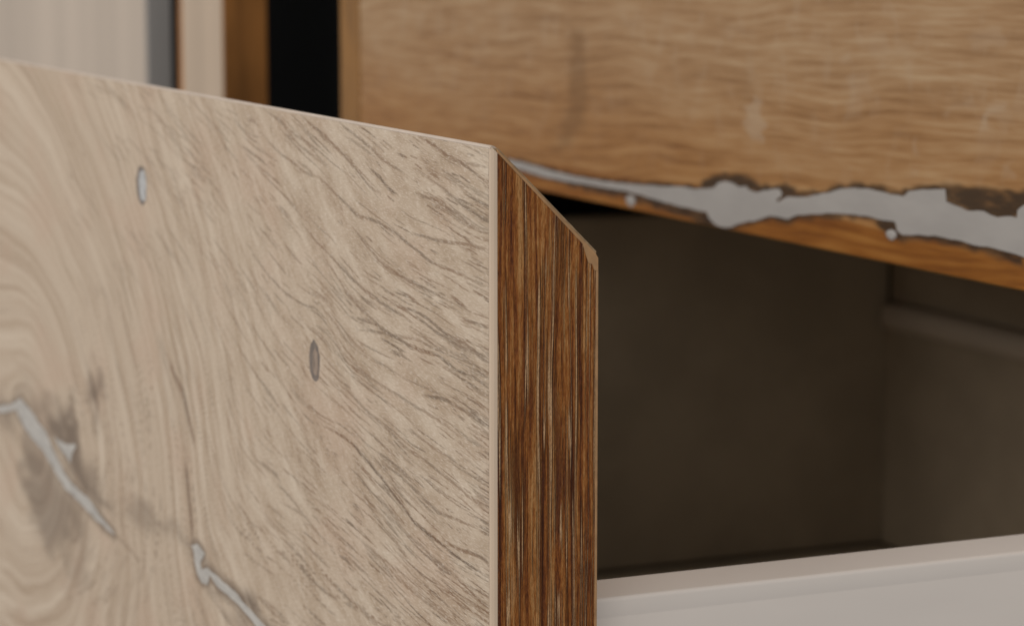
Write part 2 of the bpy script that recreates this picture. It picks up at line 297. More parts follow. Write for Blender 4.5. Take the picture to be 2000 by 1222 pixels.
# ------------------------------------------------------------------ what the decor shows (mm on the boards)
GR = [[(-120.0,-0.4),(-107.6,-3.3),(-95.8,-7.4),(-81.8,-9.8)],[(-96.9,-0.4),(-89.2,-2.5),(-81.7,-4.2),(-72.0,-6.9),(-62.6,-10.2),(-58.0,-11.7),(-52.3,-13.0)],[(-86.7,-3.7),(-80.5,-5.0),(-72.0,-6.9),(-67.2,-8.2)],[(-74.2,-0.7),(-65.9,-2.7),(-60.1,-3.9),(-51.1,-6.2),(-40.1,-8.1)],[(-34.8,-6.5),(-23.5,-8.7),(-15.5,-10.3),(-7.8,-11.2)],[(-33.7,-0.5),(-27.5,-1.6),(-20.4,-3.0),(-13.5,-3.7),(-7.8,-5.1),(-1.2,-6.8)],[(-57.9,-8.3),(-52.3,-9.9),(-48.9,-11.3),(-43.4,-12.4)],[(-90.8,-11.8),(-80.7,-13.6),(-72.2,-15.9),(-63.9,-18.1),(-53.5,-18.3),(-44.6,-19.5),(-35.0,-21.3),(-27.7,-22.9),(-18.6,-23.4),(-11.7,-23.8),(-1.2,-24.5)],[(-34.8,-10.9),(-23.5,-11.8),(-15.5,-13.0),(-10.7,-14.1)],[(-117.5,-7.6),(-106.5,-9.9),(-95.9,-11.8),(-88.2,-12.5)],[(-96.3,-22.5),(-87.3,-25.6),(-78.6,-27.7),(-68.9,-30.5),(-58.4,-32.6),(-51.6,-33.4),(-41.6,-34.2),(-35.2,-35.4)],[(-86.1,-26.8),(-77.4,-30.6),(-70.2,-34.1),(-63.1,-36.2),(-52.8,-38.2),(-42.8,-38.9),(-35.2,-39.9),(-30.0,-40.7)],[(-67.5,-20.5),(-60.5,-23.2),(-53.7,-25.4),(-44.8,-26.8),(-35.1,-27.7),(-25.7,-28.6),(-19.6,-29.0)],[(-48.2,-32.6),(-37.3,-32.8),(-27.8,-33.6),(-21.7,-34.8),(-13.7,-35.3),(-6.9,-36.2),(-1.3,-36.6)],[(-128.5,-32.2),(-117.2,-36.1),(-106.2,-38.5),(-95.5,-39.4),(-87.7,-39.3)],[(-37.1,-18.7),(-27.6,-18.5),(-19.5,-18.5),(-9.7,-17.8),(-2.2,-17.8)],[(-13.5,-3.7),(-8.7,-3.7),(-2.1,-3.7)],[(-107.2,-28.1),(-101.8,-29.8),(-96.6,-31.0)],[(-18.6,-27.7),(-13.7,-28.7),(-10.8,-29.1)],[(-139.1,-4.8),(-130.3,-6.6),(-121.7,-6.9)],[(-130.2,-3.8),(-125.8,-4.0),(-123.0,-4.7)],[(-87.7,-37.5),(-78.9,-40.4),(-70.5,-44.0)],[(-99.8,-10.3),(-93.3,-11.1),(-88.9,-12.5)],[(-13.7,-31.4),(-6.9,-31.3),(-1.3,-31.4)],[(-18.5,-16.4),(-14.6,-18.3),(-9.7,-19.4)],[(-34.3,-33.8),(-24.7,-35.3),(-16.5,-36.0),(-7.5,-36.5),(-1.5,-37.9)],[(-68.3,-38.3),(-54.7,-37.9),(-44.4,-38.9),(-34.4,-39.9),(-24.7,-39.5),(-15.4,-40.8),(-1.5,-41.4)],[(-79.7,-42.8),(-72.6,-46.3),(-63.0,-47.9),(-52.3,-49.2),(-43.3,-49.8),(-34.5,-50.7),(-24.8,-51.0),(-12.1,-53.0)],[(-78.5,-52.3),(-68.6,-53.8),(-59.1,-55.7),(-49.8,-57.1),(-39.6,-59.2),(-28.5,-60.0),(-17.9,-61.3),(-8.8,-62.8),(-1.6,-63.2)],[(-84.6,-62.5),(-75.9,-62.5),(-68.9,-63.3),(-62.0,-65.1),(-52.6,-67.4),(-44.9,-69.8),(-37.3,-72.2),(-27.5,-73.5),(-16.8,-74.5),(-8.8,-75.1),(-1.6,-75.3)],[(-53.9,-63.7),(-44.8,-64.9),(-34.7,-66.4),(-25.0,-68.3),(-15.6,-67.8),(-6.5,-67.8)],[(-47.5,-73.2),(-39.9,-75.6),(-29.9,-76.8),(-20.4,-78.1),(-13.4,-78.6)],[(-100.8,-94.6),(-93.1,-96.1),(-84.1,-96.8),(-76.8,-96.7)],[(-76.5,-87.3),(-73.0,-87.3),(-69.4,-88.1)],[(-111.5,-83.3),(-101.9,-83.0),(-95.8,-83.4),(-88.2,-85.6),(-79.4,-86.9)],[(-87.0,-93.2),(-78.2,-94.4),(-66.8,-95.4)],[(-13.4,-80.2),(-7.7,-80.3),(-1.6,-80.7)],[(-65.4,-95.8),(-59.9,-96.3),(-54.5,-96.6)],[(-65.1,-81.3),(-52.9,-83.2),(-43.8,-85.2),(-33.7,-86.3),(-22.8,-87.1),(-15.8,-87.3)],[(-127.8,-77.0),(-117.8,-77.9),(-111.3,-78.9)],[(-129.1,-107.6),(-119.0,-108.6),(-107.6,-109.3)],[(-32.0,-48.0),(-20.1,-47.0),(-12.1,-47.5),(-1.5,-48.9)],[(-39.6,-55.4),(-29.7,-56.5),(-20.2,-57.1),(-15.5,-57.7)],[(-8.7,-61.4),(-4.3,-61.9),(-1.6,-61.8)],[(-22.7,-72.9),(-13.4,-72.8),(-4.3,-72.3),(-1.6,-72.6)],[(-121.2,-60.4),(-115.5,-61.7),(-110.8,-63.7)],[(-96.4,-102.8),(-87.3,-103.8),(-84.3,-103.8)],[(-65.6,-40.4),(-49.5,-38.7),(-34.4,-38.0),(-20.0,-38.8)],[(-27.1,-40.7),(-20.0,-41.1),(-12.0,-42.1),(-1.5,-44.0)],[(-192.0,-64.3),(-186.9,-67.7),(-180.1,-70.8),(-176.9,-75.0),(-173.8,-79.1),(-172.2,-82.0)],[(-179.3,-86.9),(-177.6,-93.3),(-175.7,-99.2),(-174.4,-105.8)],[(-237.8,-70.9),(-232.1,-75.1),(-226.5,-79.2)],[(-217.3,-86.0),(-215.7,-89.6),(-214.0,-93.1)],[(-243.4,-117.4),(-231.3,-117.7),(-219.6,-119.8)],[(-263.4,-77.5),(-260.4,-81.1),(-256.5,-85.2),(-255.8,-89.1)],[(-292.8,-132.5),(-292.1,-137.3),(-290.1,-141.2)],[(-121.5,-60.7),(-116.5,-61.8),(-111.6,-63.4)],[(-123.5,-76.8),(-117.8,-77.6),(-112.9,-78.1)],[(-113.7,-79.7),(-106.7,-80.7),(-96.0,-83.3)],[(-111.0,-83.0),(-96.0,-83.3),(-95.3,-83.2)],[(-121.0,-85.9),(-115.3,-86.2),(-109.7,-86.7)],[(-100.4,-94.4),(-97.7,-94.7),(-95.7,-95.5)],[(-140.5,-89.7),(-131.5,-91.9),(-121.3,-92.2)],[(-137.9,-99.6),(-127.4,-100.3),(-115.8,-100.1)],[(-115.6,-94.4),(-110.0,-94.6),(-103.1,-95.9)],[(-127.7,-107.7),(-116.1,-107.4),(-106.3,-109.0)],[(-287.1,0.2),(-269.4,-6.5),(-247.4,-15.3),(-225.0,-22.7)],[(-256.8,-4.0),(-233.2,-3.6),(-214.5,-7.8),(-193.7,-11.7),(-179.6,-15.7),(-166.0,-17.9)],[(-198.9,-0.9),(-184.7,-6.0),(-173.6,-8.6),(-159.0,-12.1)],[(-148.1,-2.2),(-136.9,-3.1),(-134.5,-5.3)],[(-129.6,-3.4),(-126.0,-3.6),(-123.7,-4.6)],[(-120.0,-0.5),(-108.6,-2.9),(-95.5,-5.7),(-80.9,-9.6)],[(-199.9,-60.1),(-191.5,-64.5),(-186.1,-68.8),(-178.1,-75.0)],[(-283.5,-64.5),(-275.0,-70.0),(-265.1,-78.5),(-260.6,-87.2)],[(-354.7,-3.0),(-319.4,-10.7),(-281.8,-22.1),(-247.5,-34.0),(-215.8,-42.3)],[(-355.9,-14.2),(-320.5,-22.1),(-287.9,-30.8),(-257.8,-40.3),(-234.7,-52.2),(-221.2,-68.5),(-216.4,-83.2)],[(-357.3,-26.2),(-321.4,-30.8),(-288.4,-36.4),(-263.2,-44.8),(-246.8,-55.0),(-235.9,-68.0),(-232.3,-83.2),(-228.6,-95.7)],[(-358.7,-38.3),(-322.2,-38.8),(-294.4,-42.5),(-273.9,-50.1),(-259.5,-60.5),(-250.6,-72.8),(-249.2,-86.0)],[(-360.1,-50.5),(-329.2,-49.6),(-300.9,-53.1),(-285.3,-61.0),(-275.9,-73.7),(-271.6,-84.1)],[(-361.6,-64.4),(-336.6,-62.9),(-316.3,-66.3),(-305.8,-75.0),(-303.9,-84.8)],[(-296.1,-2.4),(-255.6,-13.6),(-219.0,-25.0),(-189.7,-35.8)],[(-245.2,-3.9),(-201.0,-16.1),(-161.6,-28.3),(-133.0,-37.8),(-119.7,-45.0)],[(-208.6,-66.7),(-205.5,-85.2),(-204.4,-101.5),(-212.1,-118.5),(-231.7,-139.1)],[(-191.4,-64.2),(-180.2,-80.8),(-178.9,-94.0)],[(-218.9,-87.5),(-219.9,-101.9),(-230.3,-119.8),(-255.6,-136.2),(-287.8,-149.4),(-335.0,-163.8)],[(-247.8,-99.2),(-259.1,-117.7),(-286.7,-136.1),(-327.4,-148.1),(-372.1,-156.4)],[(-273.8,-109.4),(-291.3,-127.1),(-320.6,-139.1),(-371.0,-146.7)],[(-281.6,-139.3),(-315.3,-143.9),(-344.7,-139.6),(-352.6,-125.8),(-353.7,-107.6)],[(-233.8,-103.2),(-237.1,-115.9),(-255.1,-129.2)],[(-270.0,-125.5),(-297.4,-134.1),(-320.0,-133.0),(-327.6,-121.1),(-329.4,-109.4)],[(-163.3,-60.1),(-156.4,-73.2),(-145.8,-84.2),(-121.6,-92.1)],[(-146.7,-101.9),(-112.1,-105.7),(-96.0,-106.6)],[(-185.8,-107.8),(-174.0,-113.9),(-151.2,-119.8)],[(-203.0,-114.0),(-199.2,-122.1),(-195.5,-130.4)]]
VE = [([(-120.0,-0.4),(-107.6,-3.3),(-95.8,-7.4),(-81.8,-9.8)],0.6),([(-96.9,-0.4),(-89.2,-2.5),(-81.7,-4.2),(-72.0,-6.9),(-62.6,-10.2),(-58.0,-11.7),(-52.3,-13.0)],0.8),([(-86.7,-3.7),(-80.5,-5.0),(-72.0,-6.9),(-67.2,-8.2)],0.6),([(-74.2,-0.7),(-65.9,-2.7),(-60.1,-3.9),(-51.1,-6.2),(-40.1,-8.1)],0.7),([(-34.8,-6.5),(-23.5,-8.7),(-15.5,-10.3),(-7.8,-11.2)],0.6),([(-33.7,-0.5),(-27.5,-1.6),(-20.4,-3.0),(-13.5,-3.7),(-7.8,-5.1),(-1.2,-6.8)],0.8),([(-57.9,-8.3),(-52.3,-9.9),(-48.9,-11.3),(-43.4,-12.4)],0.9),([(-90.8,-11.8),(-80.7,-13.6),(-72.2,-15.9),(-63.9,-18.1),(-53.5,-18.3),(-44.6,-19.5),(-35.0,-21.3),(-27.7,-22.9),(-18.6,-23.4),(-11.7,-23.8),(-1.2,-24.5)],0.75),([(-34.8,-10.9),(-23.5,-11.8),(-15.5,-13.0),(-10.7,-14.1)],0.8),([(-117.5,-7.6),(-106.5,-9.9),(-95.9,-11.8),(-88.2,-12.5)],0.6),([(-96.3,-22.5),(-87.3,-25.6),(-78.6,-27.7),(-68.9,-30.5),(-58.4,-32.6),(-51.6,-33.4),(-41.6,-34.2),(-35.2,-35.4)],0.75),([(-86.1,-26.8),(-77.4,-30.6),(-70.2,-34.1),(-63.1,-36.2),(-52.8,-38.2),(-42.8,-38.9),(-35.2,-39.9),(-30.0,-40.7)],0.7),([(-67.5,-20.5),(-60.5,-23.2),(-53.7,-25.4),(-44.8,-26.8),(-35.1,-27.7),(-25.7,-28.6),(-19.6,-29.0)],0.75),([(-48.2,-32.6),(-37.3,-32.8),(-27.8,-33.6),(-21.7,-34.8),(-13.7,-35.3),(-6.9,-36.2),(-1.3,-36.6)],0.8),([(-128.5,-32.2),(-117.2,-36.1),(-106.2,-38.5),(-95.5,-39.4),(-87.7,-39.3)],0.55),([(-37.1,-18.7),(-27.6,-18.5),(-19.5,-18.5),(-9.7,-17.8),(-2.2,-17.8)],0.7),([(-13.5,-3.7),(-8.7,-3.7),(-2.1,-3.7)],0.5),([(-107.2,-28.1),(-101.8,-29.8),(-96.6,-31.0)],0.6),([(-18.6,-27.7),(-13.7,-28.7),(-10.8,-29.1)],0.8),([(-139.1,-4.8),(-130.3,-6.6),(-121.7,-6.9)],0.4),([(-130.2,-3.8),(-125.8,-4.0),(-123.0,-4.7)],0.6),([(-87.7,-37.5),(-78.9,-40.4),(-70.5,-44.0)],0.5),([(-99.8,-10.3),(-93.3,-11.1),(-88.9,-12.5)],0.5),([(-13.7,-31.4),(-6.9,-31.3),(-1.3,-31.4)],0.7),([(-18.5,-16.4),(-14.6,-18.3),(-9.7,-19.4)],0.4),([(-34.3,-33.8),(-24.7,-35.3),(-16.5,-36.0),(-7.5,-36.5),(-1.5,-37.9)],0.7),([(-68.3,-38.3),(-54.7,-37.9),(-44.4,-38.9),(-34.4,-39.9),(-24.7,-39.5),(-15.4,-40.8),(-1.5,-41.4)],0.9),([(-79.7,-42.8),(-72.6,-46.3),(-63.0,-47.9),(-52.3,-49.2),(-43.3,-49.8),(-34.5,-50.7),(-24.8,-51.0),(-12.1,-53.0)],0.6),([(-78.5,-52.3),(-68.6,-53.8),(-59.1,-55.7),(-49.8,-57.1),(-39.6,-59.2),(-28.5,-60.0),(-17.9,-61.3),(-8.8,-62.8),(-1.6,-63.2)],0.65),([(-84.6,-62.5),(-75.9,-62.5),(-68.9,-63.3),(-62.0,-65.1),(-52.6,-67.4),(-44.9,-69.8),(-37.3,-72.2),(-27.5,-73.5),(-16.8,-74.5),(-8.8,-75.1),(-1.6,-75.3)],1.0),([(-53.9,-63.7),(-44.8,-64.9),(-34.7,-66.4),(-25.0,-68.3),(-15.6,-67.8),(-6.5,-67.8)],0.7),([(-47.5,-73.2),(-39.9,-75.6),(-29.9,-76.8),(-20.4,-78.1),(-13.4,-78.6)],0.65),([(-100.8,-94.6),(-93.1,-96.1),(-84.1,-96.8),(-76.8,-96.7)],0.8),([(-76.5,-87.3),(-73.0,-87.3),(-69.4,-88.1)],0.8),([(-111.5,-83.3),(-101.9,-83.0),(-95.8,-83.4),(-88.2,-85.6),(-79.4,-86.9)],0.55),([(-87.0,-93.2),(-78.2,-94.4),(-66.8,-95.4)],0.75),([(-13.4,-80.2),(-7.7,-80.3),(-1.6,-80.7)],0.85),([(-65.4,-95.8),(-59.9,-96.3),(-54.5,-96.6)],0.7),([(-65.1,-81.3),(-52.9,-83.2),(-43.8,-85.2),(-33.7,-86.3),(-22.8,-87.1),(-15.8,-87.3)],0.6),([(-127.8,-77.0),(-117.8,-77.9),(-111.3,-78.9)],0.5),([(-129.1,-107.6),(-119.0,-108.6),(-107.6,-109.3)],0.6),([(-32.0,-48.0),(-20.1,-47.0),(-12.1,-47.5),(-1.5,-48.9)],0.8),([(-39.6,-55.4),(-29.7,-56.5),(-20.2,-57.1),(-15.5,-57.7)],0.6),([(-8.7,-61.4),(-4.3,-61.9),(-1.6,-61.8)],0.6),([(-22.7,-72.9),(-13.4,-72.8),(-4.3,-72.3),(-1.6,-72.6)],0.85),([(-121.2,-60.4),(-115.5,-61.7),(-110.8,-63.7)],0.5),([(-96.4,-102.8),(-87.3,-103.8),(-84.3,-103.8)],0.7),([(-65.6,-40.4),(-49.5,-38.7),(-34.4,-38.0),(-20.0,-38.8)],0.55),([(-27.1,-40.7),(-20.0,-41.1),(-12.0,-42.1),(-1.5,-44.0)],0.5),([(-192.0,-64.3),(-186.9,-67.7),(-180.1,-70.8),(-176.9,-75.0),(-173.8,-79.1),(-172.2,-82.0)],0.9),([(-179.3,-86.9),(-177.6,-93.3),(-175.7,-99.2),(-174.4,-105.8)],1.0),([(-237.8,-70.9),(-232.1,-75.1),(-226.5,-79.2)],0.5),([(-217.3,-86.0),(-215.7,-89.6),(-214.0,-93.1)],0.35),([(-243.4,-117.4),(-231.3,-117.7),(-219.6,-119.8)],0.8),([(-263.4,-77.5),(-260.4,-81.1),(-256.5,-85.2),(-255.8,-89.1)],1.0),([(-292.8,-132.5),(-292.1,-137.3),(-290.1,-141.2)],0.7),([(-121.5,-60.7),(-116.5,-61.8),(-111.6,-63.4)],0.6),([(-123.5,-76.8),(-117.8,-77.6),(-112.9,-78.1)],0.7),([(-113.7,-79.7),(-106.7,-80.7),(-96.0,-83.3)],0.6),([(-111.0,-83.0),(-96.0,-83.3),(-95.3,-83.2)],0.4),([(-121.0,-85.9),(-115.3,-86.2),(-109.7,-86.7)],0.5),([(-100.4,-94.4),(-97.7,-94.7),(-95.7,-95.5)],0.8),([(-140.5,-89.7),(-131.5,-91.9),(-121.3,-92.2)],0.5),([(-137.9,-99.6),(-127.4,-100.3),(-115.8,-100.1)],0.5),([(-115.6,-94.4),(-110.0,-94.6),(-103.1,-95.9)],0.5),([(-127.7,-107.7),(-116.1,-107.4),(-106.3,-109.0)],0.6),([(-287.1,0.2),(-269.4,-6.5),(-247.4,-15.3),(-225.0,-22.7)],0.25),([(-256.8,-4.0),(-233.2,-3.6),(-214.5,-7.8),(-193.7,-11.7),(-179.6,-15.7),(-166.0,-17.9)],0.3),([(-198.9,-0.9),(-184.7,-6.0),(-173.6,-8.6),(-159.0,-12.1)],0.45),([(-148.1,-2.2),(-136.9,-3.1),(-134.5,-5.3)],0.4),([(-129.6,-3.4),(-126.0,-3.6),(-123.7,-4.6)],0.5),([(-120.0,-0.5),(-108.6,-2.9),(-95.5,-5.7),(-80.9,-9.6)],0.6),([(-199.9,-60.1),(-191.5,-64.5),(-186.1,-68.8),(-178.1,-75.0)],0.7),([(-283.5,-64.5),(-275.0,-70.0),(-265.1,-78.5),(-260.6,-87.2)],0.5)]
FILL = [[(-436.3,-115.1),(-410.9,-112.3),(-383.7,-108.5),(-366.2,-105.7),(-351.2,-103.0),(-345.9,-101.3),(-340.8,-103.6),(-333.6,-105.7),(-326.6,-107.1),(-314.3,-108.5),(-305.1,-110.8),(-296.9,-113.3),(-289.7,-114.9),(-276.2,-115.4),(-264.8,-116.5),(-251.1,-117.5),(-242.7,-117.6),(-242.0,-117.3),(-248.0,-116.1),(-259.6,-114.3),(-269.8,-112.5),(-283.3,-112.1),(-289.7,-110.9),(-297.5,-108.4),(-304.7,-105.5),(-311.6,-102.1),(-319.3,-101.0),(-327.0,-99.2),(-339.6,-97.3),(-353.4,-101.4),(-366.2,-103.8),(-383.2,-106.3),(-410.3,-111.1),(-436.0,-114.8)],[(-301.8,-102.2),(-290.0,-101.9),(-278.5,-100.3),(-282.8,-103.2),(-285.4,-106.5),(-290.8,-105.2),(-296.8,-104.1)],[(-175.8,-106.2),(-171.0,-104.8),(-169.3,-105.3),(-165.5,-106.0),(-169.0,-108.8),(-167.9,-110.4),(-164.0,-109.0),(-158.0,-109.2),(-152.4,-109.7),(-143.7,-109.9),(-138.4,-111.1),(-132.4,-111.7),(-126.5,-112.5),(-119.2,-113.2),(-112.1,-115.1),(-119.3,-116.9),(-125.1,-115.5),(-132.5,-113.7),(-138.5,-112.9),(-146.2,-112.2),(-153.3,-112.0),(-158.1,-111.3),(-161.8,-110.3),(-163.9,-113.0),(-168.1,-113.4),(-171.4,-112.2),(-173.3,-109.7),(-174.0,-107.3)]]
STAIN = [([(-339.4,-104.9),(-340.8,-118.0),(-329.0,-128.7),(-317.2,-136.5),(-288.1,-131.5),(-271.3,-120.2),(-268.6,-113.7),(-291.2,-115.0),(-309.5,-107.9),(-319.2,-106.5)],0.55,5.0),([(-315.9,-97.8),(-298.7,-94.1),(-282.1,-89.3),(-279.2,-94.8),(-280.8,-101.0),(-263.7,-107.4),(-242.8,-110.4),(-251.4,-113.2),(-264.1,-112.2),(-283.9,-110.0),(-306.7,-103.7)],0.8,4.0),([(-365.7,-100.7),(-341.1,-96.8),(-327.8,-92.2),(-313.1,-94.2),(-316.1,-99.7),(-349.9,-104.7),(-366.5,-107.8)],0.5,4.0),([(-264.5,-78.3),(-253.7,-76.7),(-253.5,-87.6),(-263.2,-88.6)],0.65,4.0),([(-226.4,-104.9),(-210.9,-103.3),(-201.8,-105.5),(-189.1,-105.7),(-177.0,-106.3),(-180.5,-108.1),(-192.8,-108.0),(-207.5,-108.3),(-222.6,-107.0)],0.45,3.0),([(-165.2,-106.4),(-153.8,-106.5),(-141.3,-108.3),(-127.8,-109.2),(-116.3,-111.4),(-119.2,-113.0),(-135.4,-112.9),(-154.0,-110.6),(-167.1,-109.9)],0.75,1.6),([(-175.5,-110.2),(-171.4,-113.5),(-160.7,-113.7),(-146.2,-112.9),(-131.0,-115.3),(-137.1,-116.4),(-155.8,-114.1),(-172.3,-114.8)],0.55,2.0),([(-297.6,-133.6),(-269.6,-125.8),(-265.9,-134.0),(-289.0,-141.5)],0.3,5.0)]
PLUG = [(-211.5,-24.6),(-89.7,-50.0)]
UF = [(-363.6,-35.5),(-353.7,-35.6),(-344.0,-35.9),(-331.3,-36.5),(-315.9,-36.8),(-301.1,-36.8),(-286.7,-36.5),(-272.8,-35.9),(-259.3,-35.2),(-242.0,-34.0),(-235.9,-34.1),(-231.1,-33.5),(-225.4,-32.7),(-223.5,-31.4),(-218.8,-30.5),(-215.1,-30.6),(-211.4,-31.3),(-207.7,-30.8),(-205.9,-31.7),(-201.4,-31.9),(-197.9,-31.1),(-193.5,-30.4),(-190.0,-30.0),(-188.4,-31.1),(-189.1,-32.1),(-191.2,-32.8),(-190.8,-33.5),(-185.6,-31.6),(-177.1,-31.0),(-170.5,-29.9),(-164.8,-28.8),(-159.2,-27.3),(-152.9,-26.6),(-146.7,-26.2),(-142.1,-26.4),(-136.0,-26.7),(-130.1,-26.6),(-127.9,-25.2),(-121.4,-24.2),(-112.2,-23.4),(-111.7,-26.3),(-108.6,-26.8),(-103.0,-27.6),(-96.3,-27.0),(-90.9,-28.0),(-85.7,-27.2),(-83.1,-27.3),(-82.9,-25.5),(-80.7,-24.2),(-76.9,-23.5),(-70.7,-24.0),(-62.0,-26.5),(-61.4,-38.8),(-70.7,-36.9),(-80.2,-35.8),(-86.7,-35.3),(-91.9,-35.1),(-100.0,-35.2),(-106.9,-34.8),(-113.8,-34.7),(-121.0,-35.1),(-130.4,-36.0),(-132.7,-35.2),(-133.1,-33.9),(-133.9,-33.1),(-139.5,-33.3),(-147.2,-33.0),(-155.0,-33.3),(-163.0,-33.8),(-173.7,-35.1),(-180.4,-36.0),(-185.5,-37.5),(-188.9,-37.4),(-194.2,-37.5),(-201.2,-39.3),(-210.2,-41.0),(-214.8,-42.4),(-219.4,-43.1),(-224.2,-42.9),(-228.0,-41.4),(-229.5,-39.7),(-233.8,-39.9),(-246.2,-39.7),(-259.3,-39.2),(-270.0,-38.6),(-279.2,-38.3),(-291.4,-38.6),(-305.9,-38.7),(-319.9,-39.0),(-334.4,-38.9),(-347.2,-38.4),(-363.6,-37.5)]
UD = [[(-235.0,-33.6),(-230.2,-30.6),(-219.8,-28.3),(-207.8,-28.1),(-199.7,-29.6),(-194.4,-29.9),(-187.4,-28.4),(-182.3,-28.8),(-180.5,-30.2),(-170.5,-29.3),(-170.5,-30.4),(-187.3,-32.5),(-199.6,-32.1),(-217.9,-31.4),(-227.2,-33.1)],[(-180.6,-30.0),(-167.3,-28.2),(-154.5,-25.5),(-145.2,-24.8),(-131.6,-25.8),(-126.5,-24.0),(-112.2,-22.4),(-100.5,-22.0),(-90.6,-21.3),(-80.9,-21.1),(-62.3,-20.7),(-62.1,-23.2),(-80.7,-25.0),(-83.1,-27.4),(-90.9,-28.2),(-103.0,-27.8),(-111.4,-26.6),(-112.2,-23.8),(-129.3,-26.7),(-146.7,-26.8),(-159.2,-28.0),(-170.5,-30.4)],[(-141.1,-33.0),(-132.8,-32.6),(-131.9,-35.4),(-113.9,-34.3),(-93.3,-34.9),(-80.2,-35.4),(-80.1,-37.6),(-89.9,-37.2),(-99.9,-36.4),(-113.8,-36.1),(-131.9,-37.4),(-136.4,-37.0),(-143.3,-34.5)],[(-238.7,-39.7),(-229.0,-39.5),(-225.1,-43.0),(-215.7,-42.7),(-201.2,-39.1),(-188.9,-36.8),(-180.4,-35.7),(-163.0,-33.7),(-143.4,-32.8),(-141.0,-33.6),(-151.1,-34.1),(-163.0,-34.9),(-180.3,-37.0),(-185.4,-38.4),(-194.1,-38.4),(-210.2,-41.9),(-219.4,-44.0),(-232.8,-43.7),(-238.7,-42.9)],[(-353.7,-35.1),(-315.9,-36.3),(-277.4,-35.9),(-242.0,-33.7),(-242.0,-34.3),(-286.7,-37.1),(-326.1,-37.2),(-352.6,-36.4)],[(-347.2,-38.0),(-305.9,-38.3),(-270.0,-38.2),(-246.2,-39.3),(-228.5,-40.4),(-226.0,-42.9),(-246.1,-42.1),(-277.3,-40.5),(-315.9,-40.0),(-345.0,-39.1)]]
UDOT = [((-135.3,-36.5),1.6),((-275.9,-41.0),2.2)]
UFLECK = [([(-208.8,-12.0),(-204.3,-6.3),(-200.1,-8.1),(-198.6,-13.4),(-199.0,-18.8),(-204.5,-17.8),(-208.8,-14.7)],0.8),([(-99.5,-8.8),(-98.1,-5.2),(-94.7,-3.3),(-87.6,-2.6),(-88.0,-4.2),(-94.0,-5.3),(-95.8,-8.9)],0.8),([(-126.1,-13.0),(-124.3,-12.9),(-122.8,-16.4),(-125.5,-16.4)],0.5),([(-127.6,-19.8),(-125.4,-19.7),(-125.3,-21.5),(-127.5,-21.7)],0.4),([(-87.5,-15.5),(-85.5,-15.1),(-85.3,-18.2),(-87.3,-18.4)],0.5),([(-160.9,5.6),(-154.9,6.5),(-155.5,3.9),(-159.6,3.7)],0.45),([(-115.6,-5.7),(-101.9,-1.3),(-99.8,-1.9),(-113.4,-6.5)],0.35),([(-155.9,0.8),(-146.4,1.8),(-148.4,-8.9),(-157.9,-10.8)],0.3),([(-102.6,13.8),(-90.4,14.8),(-90.2,10.2),(-102.4,9.7)],0.35),([(-146.7,11.1),(-139.8,12.6),(-138.4,6.5),(-145.3,5.6)],0.3)]
USMUDGE = [([(-315.9,6.9),(-308.0,7.2),(-304.4,-6.4),(-307.8,-21.9),(-318.5,-28.8),(-327.7,-29.4),(-318.6,-14.8)],0.55),([(-213.3,-0.6),(-206.4,-0.3),(-204.8,-7.0),(-210.3,-11.4)],0.2)]

def grain_field():
    """grain direction from the guide lines, then psi (across) and s (along) by least squares"""
    st = 2.0; xs = np.arange(-530, 6, st); zs = np.arange(-236, 6, st); X, Z = np.meshgrid(xs, zs)
    T = []; C = []
    for p in GR:
        p = np.array(p)
        for a, b in zip(p[:-1], p[1:]):
            L = np.linalg.norm(b - a); n = max(1, int(L / 6))
            for k in range(n): C.append(a + (b - a) * (k + .5) / n); T.append((b - a) / max(L, 1e-6))
    C = np.array(C); T = np.array(T); num = np.zeros(X.shape + (2,)); den = np.zeros(X.shape)
    for c, t in zip(C, T):
        d2 = ((X - c[0]) / 1.6) ** 2 + (Z - c[1]) ** 2; w = 1 / (d2 + 6.) ** 1.5
        num += w[..., None] * t; den += w
    t = num / den[..., None]; t /= np.linalg.norm(t, axis=2)[..., None] + 1e-6
    def solve(gx, gz):
        ax = .5 * (gx[:, 1:] + gx[:, :-1]) * st; az = .5 * (gz[1:] + gz[:-1]) * st
        def div(fx, fz):
            r = np.zeros(X.shape); r[:, :-1] -= fx; r[:, 1:] += fx; r[:-1] -= fz; r[1:] += fz; return r
        A = lambda u: div(np.diff(u, axis=1), np.diff(u, axis=0)) + 1e-7 * u
        b = div(ax, az); u = np.zeros(X.shape); r = b.copy(); p = r.copy(); rs = (r * r).sum()
        for _ in range(900):
            Ap = A(p); al = rs / (p * Ap).sum(); u += al * p; r -= al * Ap; rn = (r * r).sum()
            if rn < 1e-6: break
            p = r + rn / rs * p; rs = rn
        return u
    return xs, zs, solve(t[..., 0], t[..., 1]), solve(-t[..., 1], t[..., 0]), (t[..., 0], t[..., 1])
def sample(xs, zs, U, P):
    fx = np.clip((P[:, 0] - xs[0]) / (xs[1] - xs[0]), 0, len(xs) - 1.001); fz = np.clip((P[:, 1] - zs[0]) / (zs[1] - zs[0]), 0, len(zs) - 1.001)
    i = fx.astype(int); j = fz.astype(int); u = fx - i; v = fz - j
    return (U[j, i] * (1 - u) + U[j, i + 1] * u) * (1 - v) + (U[j + 1, i] * (1 - u) + U[j + 1, i + 1] * u) * v

